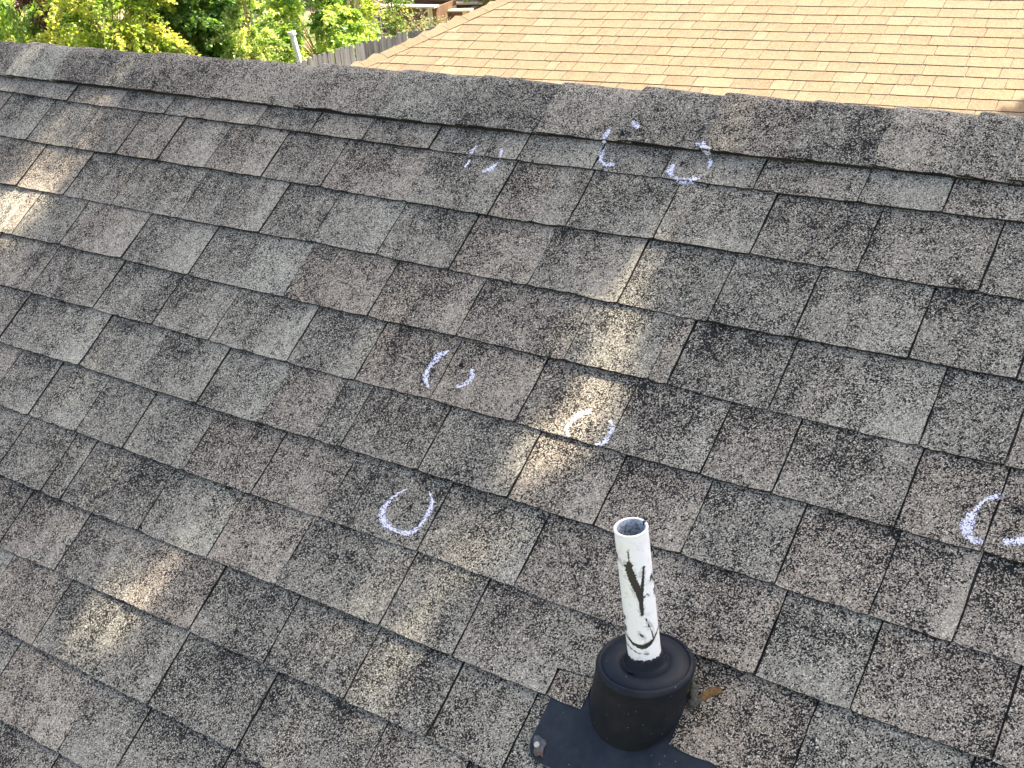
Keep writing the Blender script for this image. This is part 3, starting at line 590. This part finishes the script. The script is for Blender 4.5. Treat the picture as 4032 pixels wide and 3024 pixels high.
# hip end, hip caps, ridge side, walls
VT, VE2 = -2.5, 2.0
h0, h1 = nb(hipu(VT), VT), nb(hipu(VE2), VE2); hd = (h1 - h0).normalized(); e2 = Vector((-.124955, .992162, 0))
ln = hd.cross(e2).normalized(); ln = ln if ln.z > 0 else -ln
dn = hd.cross(ln).normalized(); dn = dn if dn.z < 0 else -dn             # downslope side of the hip end
H_ = MB()
far_e = h1 + e2 * 9
i_ = [H_.vert(p - ln * .004, (.6, 0, .5, 0)) for p in (h0, h1, far_e, h0 + e2 * 2.5)]; H_.face(i_)
H_.build("hip_end_slope", TANG, tan, attr=True)
cn = (NN + ln).normalized(); K_ = 26; Lh = (h1 - h0).length
inn_d = NN.cross(hd).normalized(); inn_d = inn_d if inn_d.dot(NU) > 0 else -inn_d
prevt = 0
for k in range(K_):
    rr = random.Random(70 + k); m5 = MB(); a = h0 + hd * (Lh * k / K_ - .03); c = h0 + hd * (Lh * (k + 1) / K_); tone = rr.choice([.4, .5, .6, .7]); rows = []
    for q in range(9):
        f = q / 8; p = a.lerp(c, f); row = []; hh = .012 + .002 * f + .002 * noise.noise(Vector((k + f, 0, 3)))
        for s in (-.13, -.1, -.06, -.03, -.01, 0, .01, .03, .06, .1, .13):
            s2 = s + (rr.uniform(-.002, .002) if abs(s) > .12 else 0); r_ = .02; d = abs(s2)
            side = inn_d if s2 > 0 else dn; nrm = NN if s2 > 0 else ln; w2 = min(1, d / .03)
            pp = p + side * d + (cn * (1 - w2) + nrm * w2).normalized() * (hh - .006 * (d / .13) - .004 * (1 - w2))
            row.append((m5.vert(pp, (tone, 0, .6, 0)), pp, nrm))
        rows.append(row)
    for q in range(8):
        for s in range(10): m5.face([rows[q][s][0], rows[q + 1][s][0], rows[q + 1][s + 1][0], rows[q][s + 1][0]])
    for line in (rows[-1], [r_[-1] for r_ in rows], [r_[0] for r_ in rows]):
        lo_ = [m5.vert(pp - nn_ * .006) for _, pp, nn_ in line]; tp = [m5.vert(pp) for _, pp, nn_ in line]
        for q in range(len(line) - 1): m5.face([tp[q], lo_[q], lo_[q + 1], tp[q + 1]], 1)
    m5.build("hip_cap_shingle", [TANG, TEDGE], tan, attr=True)
# eave trim and walls
m6 = MB(); ea, eb = nb(hipu(VE2), VE2), nb(8, VE2)
m6.box((ea + eb) / 2 + Vector((0, 0, -.09)), (eb - ea) / 2, NV.cross(NU).normalized() * .0 + Vector((.0013, -.012, 0)), (0, 0, .075)); m6.build("fascia", TRIM, tan)
m6 = MB(); zt2 = ea.z - .12; cw = (nb(-5.6, 1.5) + nb(7.4, 1.5)) / 2; 
cxy = nb(.9, -2.0); m6.box((cxy.x, cxy.y + .0, (zt2 - 4.7) / 2), NU * 6.7 , Vector((-.125, .992, 0)) * 3.4, (0, 0, (zt2 + 4.7) / 2)); m6.build("wall", BRICK, tan)
m6 = MB(); r0, r1 = nb(hipu(-2.5), -2.5), nb(8, -2.5); far1 = r1 + e2 * 4.6 - Vector((0, 0, 1.1)); far0 = r0 + e2 * 4.6 - Vector((0, 0, 1.1))
i_ = [m6.vert(p, (.6, 0, .5, 0)) for p in (r0, r1, far1, far0)]; m6.face(i_); m6.build("far_roof_slope", TANG, tan, attr=True)

# ---------------------------------------------------------------- ground
g = MB(); GR = -4.8
for ix in range(40):
    for iy in range(40):
        pass
gn = 90; ids = {}
def gz(x, y): return GR + .05 * noise.noise(Vector((x * .3, y * .3, 0)))
ax_ = sorted(set([-600, -300, -150, -80, -50] + [-40 + i * 1.5 for i in range(44)] + [40, 80, 150, 300, 600]))
for x in ax_:
    for y in ax_: ids[(x, y)] = g.vert((x, y, gz(x, y)))
for x0, x1 in zip(ax_, ax_[1:]):
    for y0, y1 in zip(ax_, ax_[1:]): g.face([ids[(x0, y0)], ids[(x1, y0)], ids[(x1, y1)], ids[(x0, y1)]])
GM, t_, b_ = mat("yard_soil_and_grass", rough=.95, spec=.1); n = N(t_); ob = n.obj()
soil = n.ramp(n.noise(ob, 9, 5, .7), [(.3, (.09, .07, .045)), (.55, (.30, .24, .155)), (.75, (.48, .40, .27))])
grs = n.ramp(n.noise(ob, 22, 4, .7), [(.3, (.035, .055, .015)), (.6, (.10, .14, .035)), (.8, (.22, .22, .08))])
n.t.links.new(n.mix(n.mapr(n.noise(ob, .8, 4, .7), .45, .56, 0, 1), soil, grs), b_.inputs["Base Color"]); n.t.links.new(n.bump(n.noise(ob, 30, 3), .6, .03), b_.inputs["Normal"])
tag(g.build("ground", GM), kind="structure")

# ---------------------------------------------------------------- fences
def wood(name, a, c, rough=.85): return noisy(name, a, c, 14, rough, .15, 4, .3, .003, .3, .7, (1, 1, .12))
GREYW = wood("weathered_grey_pickets", (.085, .083, .086), (.23, .225, .22)); TANW = wood("brown_pickets", (.34, .26, .18), (.50, .41, .30)); LUMB = wood("sun_bleached_lumber", (.55, .45, .27), (.74, .64, .44)); BRNW = wood("brown_lumber", (.13, .075, .05), (.22, .14, .09))
def picket_fence(name, pts, ztop, zbot, m, label, group=None, light=(), lift=.02, side=1):
    root = empty(name, (pts[0][0], pts[0][1], zbot), label=label, cat="fence", group=group)
    rr = random.Random(len(pts) * 7); s_ = 0; panel = MB(); cnt = 0; rails = MB(); allp = []
    for a, c in zip(pts, pts[1:]):
        a, c = Vector((*a, 0)), Vector((*c, 0)); L = (c - a).length; d = (c - a) / L; nn_ = Vector((-d.y, d.x, 0)); x = 0
        while x < L:
            w_ = .0435; p = a + d * x; tz = ztop + rr.uniform(-lift, lift); t_ = .009
            hot = cnt in light; yaw = rr.uniform(-.03, .03); d2 = (d + nn_ * yaw).normalized(); le = rr.uniform(-.004, .004)
            sh = [(-w_, zbot), (w_, zbot), (w_, tz - .045), (w_ - .022, tz), (-w_ + .022, tz), (-w_, tz - .045)]
            fr = [panel.vert(p + d2 * (sx + le * (z - zbot)) + nn_ * t_ + Vector((0, 0, z))) for sx, z in sh]; bk = [panel.vert(p + d2 * (sx + le * (z - zbot)) - nn_ * t_ + Vector((0, 0, z))) for sx, z in sh]
            panel.face(fr); panel.face(bk[::-1])
            for q in range(6): panel.face([fr[q], bk[q], bk[(q + 1) % 6], fr[(q + 1) % 6]])
            x += .0905 + (.022 if hot else rr.uniform(-.002, .003)); cnt += 1
            if cnt % 17 == 0: panel.build("picket_panel", m, root); panel = MB()
            if cnt % 17 == 8:
                po = MB(); pc_ = p + nn_ * .06 * side; po.box((pc_.x, pc_.y, (ztop + zbot) / 2 - .1), d * .045, nn_ * .045, (0, 0, (ztop - zbot) / 2 - .06)); po.build("post", m, root)
        for zz in (ztop - .3, (ztop + zbot) / 2, zbot + .25):
            mid = (a + c) / 2 + nn_ * .03 * side; rails.box((mid.x, mid.y, zz), d * (L / 2), nn_ * .018, (0, 0, .04))
    if panel.v: panel.build("picket_panel", m, root)
    rails.build("rail", m, root)
    return root
FX = [(-12.3, 3.0), (-11.95, 7.0), (-11.69, 9.56), (-11.61, 10.52), (-11.55, 11.14), (-11.44, 11.45), (-11.31, 11.9), (-11.16, 12.25), (-10.2, 15.5), (-9.2, 19.0)]
nlight = (71, 78, 84, 88, 91, 94, 99, 106, 113)
picket_fence("wooden_fence", FX, -2.86, GR, GREYW, "weathered grey dog-ear picket fence running up to the tan roof", light=nlight, side=1)
picket_fence("wooden_fence", [(-31, 23.3), (-20.0, 21.85), (-17.9, 21.6), (-11, 20.8)], -2.9, GR, TANW, "light brown board fence across the far end of the garden", side=-1)

# ---------------------------------------------------------------- garden things beyond the fence
def bed(x, y, ang, lx, ly, hz, label, m=None):
    root = empty("raised_garden_bed", (x, y, GR), label=label, cat="garden bed", group="wooden beds and boards in the garden")
    dx = Vector((math.cos(ang), math.sin(ang), 0)); dy = Vector((-math.sin(ang), math.cos(ang), 0)); c = Vector((x, y, GR + hz / 2))
    for s in (-1, 1):
        p = MB(); p.box(c + dy * ly * s, dx * lx, dy * .02, (0, 0, hz / 2), 0); p.build("side_board", BRNW, root)
        p = MB(); p.box(c + dx * lx * s, dy * (ly - .021), dx * .02, (0, 0, hz / 2)); p.build("end_board", BRNW, root)
        p = MB(); p.box(c + dy * ly * s + Vector((0, 0, hz / 2 + .022)), dx * (lx + .06), dy * .10, (0, 0, .019)); p.build("top_board", LUMB, root)
        for t in (-1, 1): p = MB(); p.box(c + dy * (ly + .045) * s + dx * (lx - .1) * t, dx * .05, dy * .022, (0, 0, hz / 2 - .003)); p.build("post", LUMB, root)
    p = MB(); p.box(c + Vector((0, 0, -.05)), dx * (lx - .03), dy * (ly - .03), (0, 0, hz / 2 - .03)); p.build("soil", noisy("bed_soil", (.05, .035, .025), (.12, .09, .06), 30), root)
bed(-18.1, 19.9, .12, .95, .45, .55, "long raised bed of brown boards capped with bleached timber beside the tan roof")
bed(-20.1, 20.6, .2, .8, .5, .5, "raised bed with dark sides half hidden behind the vines")
bed(-17.4, 20.5, .3, .6, .4, .35, "low bleached timber bed closest to the tan roof hip")
def timber(x, y, z, ang, L, w_, h_, label, name="timber_beam", tilt=0):
    p = MB(); d = Vector((math.cos(ang), math.sin(ang), tilt)).normalized(); s = Vector((-math.sin(ang), math.cos(ang), 0)); c = Vector((x, y, z))
    p.box(c, d * L / 2, s * w_ / 2, d.cross(s) * h_ / 2); p.box(c + d.cross(s) * (h_ / 2 + .012) , d * L * .47, s * w_ * .42, d.cross(s) * .010)
    tag(p.build(name, LUMB, None, origin=c), label=label, cat="timber", group="wooden beds and boards in the garden")
timber(-18.2, 21.2, GR + .16, -.12, 3.0, .22, .26, "pale landscaping beam lying in front of the brown far fence")
timber(-17.9, 20.75, GR + .1, .05, 2.2, .3, .12, "wide pale plank lying between the raised beds and the far beam")
timber(-19.6, 20.9, GR + .35, 1.2, 1.3, .12, .12, "thin bleached post propped against the half hidden raised bed", tilt=.5)
timber(-18.9, 19.6, GR + .12, .7, 1.6, .2, .2, "short sunlit beam lying near the vines by the grey fence")
def pallet(x, y, ang, label):
    root = empty("wooden_pallet", (x, y, GR), label=label, cat="pallet"); d = Vector((math.cos(ang), math.sin(ang), 0)); s = Vector((-math.sin(ang), math.cos(ang), 0)); up = (Vector((0, 0, 1)) + s * .35).normalized(); nn_ = d.cross(up)
    for q in range(6):
        p = MB(); p.box(Vector((x, y, GR)) + d * (-.5 + q * .2) + up * .45, d * .06, nn_ * .012, up * .45); p.build("slat", LUMB, root)
    for q in (.1, .45, .8):
        p = MB(); p.box(Vector((x, y, GR)) + up * q + nn_ * .045, d * .58, nn_ * .03, up * .045); p.build("bearer", BRNW, root)
pallet(-19.3, 18.95, .55, "bleached pallet leaning among the vines behind the grey fence")
p = MB(); seg = 16; cx, cy = -20.4, 20.0
ringp = []
for r_, z_ in ((.34, 0), (.30, .12), (.2, .42), (.1, .68), (.05, .8), (.015, .84)): ringp.append([p.vert((cx + r_ * math.cos(q * math.tau / seg), cy + r_ * math.sin(q * math.tau / seg), GR + .05 + z_)) for q in range(seg)])
for a, c in zip(ringp, ringp[1:]):
    for q in range(seg): p.face([a[q], a[(q + 1) % seg], c[(q + 1) % seg], c[q]])
tag(p.build("plant_cloche", noisy("white_fleece", (.62, .62, .60), (.8, .8, .78), 12), None, origin=(cx, cy, GR)), label="white cone-shaped plant cover standing in the vines", cat="plant cover")
def cage(x, y, r_, h_, label):
    root = MB(); 
    for q in range(12): a = q * math.tau / 12; root.tube([(x + r_ * math.cos(a), y + r_ * math.sin(a), GR), (x + r_ * math.cos(a), y + r_ * math.sin(a), GR + h_)], .008, 5)
    for k in range(8):
        z = GR + .05 + h_ * k / 8; root.tube([(x + r_ * math.cos(q * math.tau / 16), y + r_ * math.sin(q * math.tau / 16), z) for q in range(17)], .007, 5, cap=False)
    tag(root.build("wire_plant_cage", noisy("galvanised_wire", (.6, .6, .58), (.75, .75, .72), 20, .4, .6), None, origin=(x, y, GR)), label=label, cat="plant cage")
cage(-18.35, 19.25, .3, 1.0, "pale wire plant cage standing between the vines and the raised bed")
# leaning white post
p = MB(); a = Vector((-11.80, 10.36, -4.7)); c = Vector((-12.09, 10.31, -2.62))
p.tube([a, a.lerp(c, .5), c], .042, 12); p.tube([c + (c - a).normalized() * .002, c + (c - a).normalized() * .05], [.062, .058], 12)
tag(p.build("white_post", noisy("white_plastic_post", (.7, .7, .66), (.82, .82, .78), 10, .4), None, origin=a), label="leaning white post with a cap behind the near end of the grey fence", cat="post")

# ---------------------------------------------------------------- foliage
def leafmat(name, a, b, c, trans=.4):
    m = bpy.data.materials.new(name); m.use_nodes = True; t = m.node_tree; n = N(t); bs = t.nodes["Principled BSDF"]; out = t.nodes["Material Output"]
    at = n.new("ShaderNodeAttribute", attribute_name="tone"); sp = n.new("ShaderNodeSeparateColor"); t.links.new(at.outputs["Color"], sp.inputs[0])
    col = n.ramp(sp.outputs[0], [(0, a), (.55, b), (1, c)]); t.links.new(col, bs.inputs["Base Color"]); bs.inputs["Roughness"].default_value = .42; bs.inputs["Specular IOR Level"].default_value = .45
    tr = n.new("ShaderNodeBsdfTranslucent"); gm = n.new("ShaderNodeVectorMath", operation='MULTIPLY'); t.links.new(col, gm.inputs[0]); gm.inputs[1].default_value = (1.9, 1.9, .9); t.links.new(gm.outputs[0], tr.inputs[0])
    mx = n.new("ShaderNodeMixShader"); mx.inputs[0].default_value = trans; t.links.new(bs.outputs[0], mx.inputs[1]); t.links.new(tr.outputs[0], mx.inputs[2]); t.links.new(mx.outputs[0], out.inputs[0]); return m
LFS = dict(bright=leafmat("bright_leaf", (.06, .13, .02), (.17, .29, .05), (.38, .45, .12), .45), yellow=leafmat("yellow_green_leaf", (.10, .17, .02), (.25, .34, .05), (.50, .49, .12), .45),
           ivy=leafmat("ivy_leaf", (.06, .13, .035), (.13, .23, .05), (.32, .42, .10)), soft=leafmat("soft_leaf", (.09, .16, .04), (.22, .32, .08), (.46, .50, .18), .45),
           purple=leafmat("purple_leaf", (.04, .01, .018), (.11, .02, .04), (.20, .05, .07)), grey=leafmat("sage_leaf", (.08, .11, .06), (.17, .21, .12), (.34, .34, .20)))
BARK = noisy("bark", (.10, .065, .04), (.25, .17, .11), 30, .9, .1, bump=.6, bd=.004); TWIG = noisy("twig", (.22, .13, .07), (.38, .26, .15), 30, .9, .1)
def leaf(mb_, p, d, nrm, L, W, tone):
    d = d.normalized(); s = d.cross(nrm).normalized(); nn_ = s.cross(d); c = (tone, 0, 0, 1)
    b0 = mb_.vert(p, c); t = mb_.vert(p + d * L - nn_ * L * .12, c); m1 = mb_.vert(p + d * L * .45 + s * W + nn_ * W * .3, c); m2 = mb_.vert(p + d * L * .45 - s * W + nn_ * W * .3, c); mc = mb_.vert(p + d * L * .5, c)
    mb_.face([b0, m1, mc]); mb_.face([b0, mc, m2]); mb_.face([m1, t, mc]); mb_.face([mc, t, m2])
def rv(rr): 
    while True:
        v = Vector((rr.uniform(-1, 1), rr.uniform(-1, 1), rr.uniform(-1, 1)))
        if .05 < v.length < 1: return v
def shrub(name, c, rad, n_, L, W, m, label, cat="shrub", droop=.3, seed=1, lo=0., hi=1., clump=.28, shoots=10, trunkh=None, group=None, keep=None):
    rr = random.Random(seed); c = Vector(c); root = empty(name, (c.x, c.y, GR), label=label, cat=cat, group=group)
    fo = MB(); st2 = MB(); centres = []
    for q in range(shoots * 3):
        v = rv(rr); v = v.normalized() * (v.length ** .8); centres.append(c + Vector((v.x * rad[0], v.y * rad[1], v.z * rad[2])))
    base = Vector((c.x, c.y, GR)); fork = c - Vector((0, 0, rad[2] * .75))
    st2.tube([base, base.lerp(fork, .5) + Vector((.05, .03, 0)), fork, c + Vector((0, 0, rad[2] * .2))], [.035, .028, .022, .01], 7)
    for q in centres[:shoots * 2]:
        mid = fork.lerp(q, .55) + Vector((0, 0, .12)); st2.tube([fork, mid, q], [.014, .008, .004], 4)
    per = n_ // len(centres)
    for q in centres:
        ct_ = rr.uniform(lo, hi); r_ = clump * rr.uniform(.6, 1.35); d0 = (q - c).normalized() + Vector((0, 0, .2)); 
        # each clump is a spray: leaves along a few arching shoots plus loose ones
        for sidx in range(4):
            dirv = (d0 + rv(rr) * .8).normalized(); p0 = q.copy(); L_s = r_ * 2.6; k_n = per // 6
            pts = [p0 + dirv * L_s * t + Vector((0, 0, -droop * L_s * t * t * 1.6)) for t in (0, .33, .66, 1)]
            st2.tube(pts, [.006, .005, .004, .002], 4)
            for k in range(k_n):
                t = rr.random(); i = min(2, int(t * 3)); p = pts[i].lerp(pts[i + 1], t * 3 - i); sd = rv(rr).normalized()
                ld = (dirv * .5 + sd * .8 + Vector((0, 0, -droop * 1.2))); nrm = (Vector((0, 0, 1)) + rv(rr) * .8)
                s = rr.uniform(.65, 1.2); leaf(fo, p + sd * .015, ld, nrm, L * s, W * s, min(1, max(0, ct_ + rr.uniform(-.3, .3))))
        for k in range(per // 3):
            v = rv(rr); p = q + v * r_
            s = rr.uniform(.65, 1.2); leaf(fo, p, rv(rr) + Vector((0, 0, -droop)), Vector((0, 0, 1)) + rv(rr) * .9, L * s, W * s, min(1, max(0, ct_ + rr.uniform(-.3, .3))))
    fo.build("foliage", m, root, attr=True); st2.build("stems", TWIG, root)
    return root
shrub("peach_shrub", (-15.8, 8.7, -2.35), (.95, .8, 1.1), 18850, 0.109, 0.0163, LFS['bright'], "shrub with long drooping leaves at the far left of the garden", droop=1.0, seed=1, lo=.25, hi=.9, clump=.2, shoots=16)
shrub("purple_leaf_shrub", (-15.0, 8.5, -1.85), (.22, .2, .3), 1885, 0.046, 0.0172, LFS['purple'], "small sprig of dark purple leaves rising among the drooping leaves", seed=2, clump=.09)
shrub("leafy_shrub", (-14.9, 8.75, -2.75), (.72, .6, .72), 13050, 0.052, 0.0155, LFS['bright'], "bright green small-leaved shrub between the drooping shrub and the yellow-green one", seed=3, lo=.1, hi=.9, droop=.5, clump=.17, shoots=16)
shrub("vine_covered_shrub", (-13.9, 8.70, -2.0), (.85, .75, 1.25), 31900, 0.060, 0.0258, LFS['yellow'], "yellow-green shrub overgrown with sunlit vines, left of the dark ivy", seed=4, lo=.2, hi=1.0, clump=.22, shoots=26)
shrub("ivy_mass", (-13.55, 9.85, -2.6), (.55, .5, 1.0), 18850, 0.071, 0.0344, LFS['ivy'], "dark green ivy mound between the yellow-green shrub and the pale small-leaved one", seed=5, lo=.1, hi=.8, clump=.2, shoots=20)
shrub("privet_shrub", (-12.2, 9.62, -2.6), (.25, .3, 1.15), 15950, 0.040, 0.0138, LFS['soft'], "tall pale small-leaved shrub just left of the leaning white post", seed=6, lo=.3, hi=1.0, clump=.10, shoots=14)
shrub("trellis_vine", (-12.7, 11.4, -2.75), (.62, .5, .75), 9425, 0.071, 0.0327, LFS['bright'], "loose broad-leaved vine behind the leaning white post", seed=7, lo=.2, hi=1.0, clump=.17, shoots=12)
shrub("creeping_vine", (-12.6, 12.3, -3.35), (.5, .75, .22), 4930, 0.055, 0.0258, LFS['bright'], "low creeping vine along the back of the grey fence", seed=8, lo=.2, hi=.8, clump=.13)
shrub("garden_vine", (-14.4, 14.1, -3.1), (.36, .36, .7), 3190, 0.063, 0.0258, LFS['yellow'], "yellowing vine with dry stems beside the white plant cover", seed=9, clump=.15)
shrub("sage_bush", (-16.9, 18.9, -4.5), (.6, .3, .2), 1305, 0.050, 0.0172, LFS['grey'], "grey-green low bush in front of the far brown fence", seed=10, clump=.13)
shrub("garden_sapling", (-16.82, 17.85, -3.9), (.22, .22, .6), 1305, 0.067, 0.0275, LFS['ivy'], "thin dark-leaved sapling standing before the far brown fence", seed=11, clump=.12, cat="tree")
shrub("climbing_plant", (-16.6, 21.1, -4.1), (.8, .12, .5), 1305, 0.076, 0.0301, LFS['yellow'], "yellow-green climber hanging on the far brown fence", seed=12, clump=.12, droop=1.0)
shrub("background_hedge", (-18.2, 12.6, -2.9), (3.9, .8, 1.5), 23200, 0.076, 0.0327, LFS['ivy'], "long dark hedge behind all the other garden shrubs", seed=13, clump=.42, shoots=30, lo=.05, hi=.7)

# ---------------------------------------------------------------- shade tree standing between the houses, off to the right
tr = empty("shade_tree", (2.9, 4.0, GR), label="tall leafy tree between the two houses that dapples the dark roof", cat="tree")
tk = MB(); C0 = roofw(-1.0, .75) + SUN * 8.5
base = Vector((2.9, 4.0, GR)); k1 = Vector((2.7, 4.1, -1)); k2 = Vector((2.1, 4.4, 2.6)); k3 = Vector((1.5, 4.6, 5.0)); 
tk.tube([base, k1, k2, k3, C0], [.26, .22, .17, .11, .05], 10)
cr = MB(); DAP = DATA["dap"]
def shade_uv(p):                                        # where this leaf's shadow lands on the dark roof
    d = -SUN; rn = RN; t_ = -(p.dot(rn)) / d.dot(rn); q = p + d * t_; return q.x, -(q.y * ct + q.z * st)
def gap(u, v):
    g_ = 0
    for a, b, c, d, r_, s_ in DAP:
        dd, t_ = dseg(u, v * .62, a, b * .62, c, d * .62); 
        if dd < r_ * 1.2 + .03: g_ = max(g_, min(1, s_ * 1.35))
        elif dd < r_ * 1.2 + .05: g_ = max(g_, s_ * .5)
    return g_
rr = random.Random(5)
for q in range(26):
    e_ = C0 + Vector((rr.uniform(-3.4, 3.2), rr.uniform(-1.4, 1.6), rr.uniform(-.6, 1.8))); s_ = k2.lerp(k3, rr.random()) if q % 2 else k3.lerp(C0, rr.random() * .6)
    mm = s_.lerp(e_, .5) + Vector((0, 0, .3))
    # limbs keep clear of the gaps in the crown
    if all(max(gap(*shade_uv(a_.lerp(b_, t_ / 8) + Vector((ox, 0, 0)))) for ox in (-.05, 0, .05)) < .2 for a_, b_ in ((s_, mm), (mm, e_)) for t_ in range(9)): tk.tube([s_, mm, e_], [.05, .03, .012], 6)
tk.build("trunk", BARK, tr)
rr = random.Random(11); made = 0
X1 = Vector((1, 0, 0)) - SUN * SUN.x; X1.normalize(); X2 = SUN.cross(X1).normalized()
if X2.z < 0: X2 = -X2
while made < 26000:
    a = rr.uniform(-4.2, 3.4); b = rr.uniform(-.9, 2.4); dpt = rr.uniform(-1.0, 1.0)
    if b > .95 and rr.random() < .75: continue
    p = C0 + X1 * a + X2 * b + SUN * dpt
    z0 = p.z - (p.y - .05) * SUN.z / SUN.y              # height at which its ray passes the ridge
    if z0 < -.12 + .1 * noise.noise(Vector((a, 0, dpt))): continue
    u, v = shade_uv(p)
    if rr.random() < gap(u, v): continue
    s = rr.uniform(.7, 1.2); leaf(cr, p, rv(rr) + Vector((0, 0, -.3)), Vector((0, 0, 1)) + rv(rr) * .9, .12 * s, .042 * s, rr.random()); made += 1
# one low bough throws the patch of shade on the tan roof
pb = Vector((-.88, 5.72, -1.61)) + SUN * 7.0
for q in range(1500):
    v = rv(rr); p = pb + Vector((v.x * .42, v.y * .32, v.z * .3)); leaf(cr, p, rv(rr), Vector((0, 0, 1)) + rv(rr) * .9, .12, .042, rr.random())
cr.build("crown", LFS['ivy'], tr, attr=True)
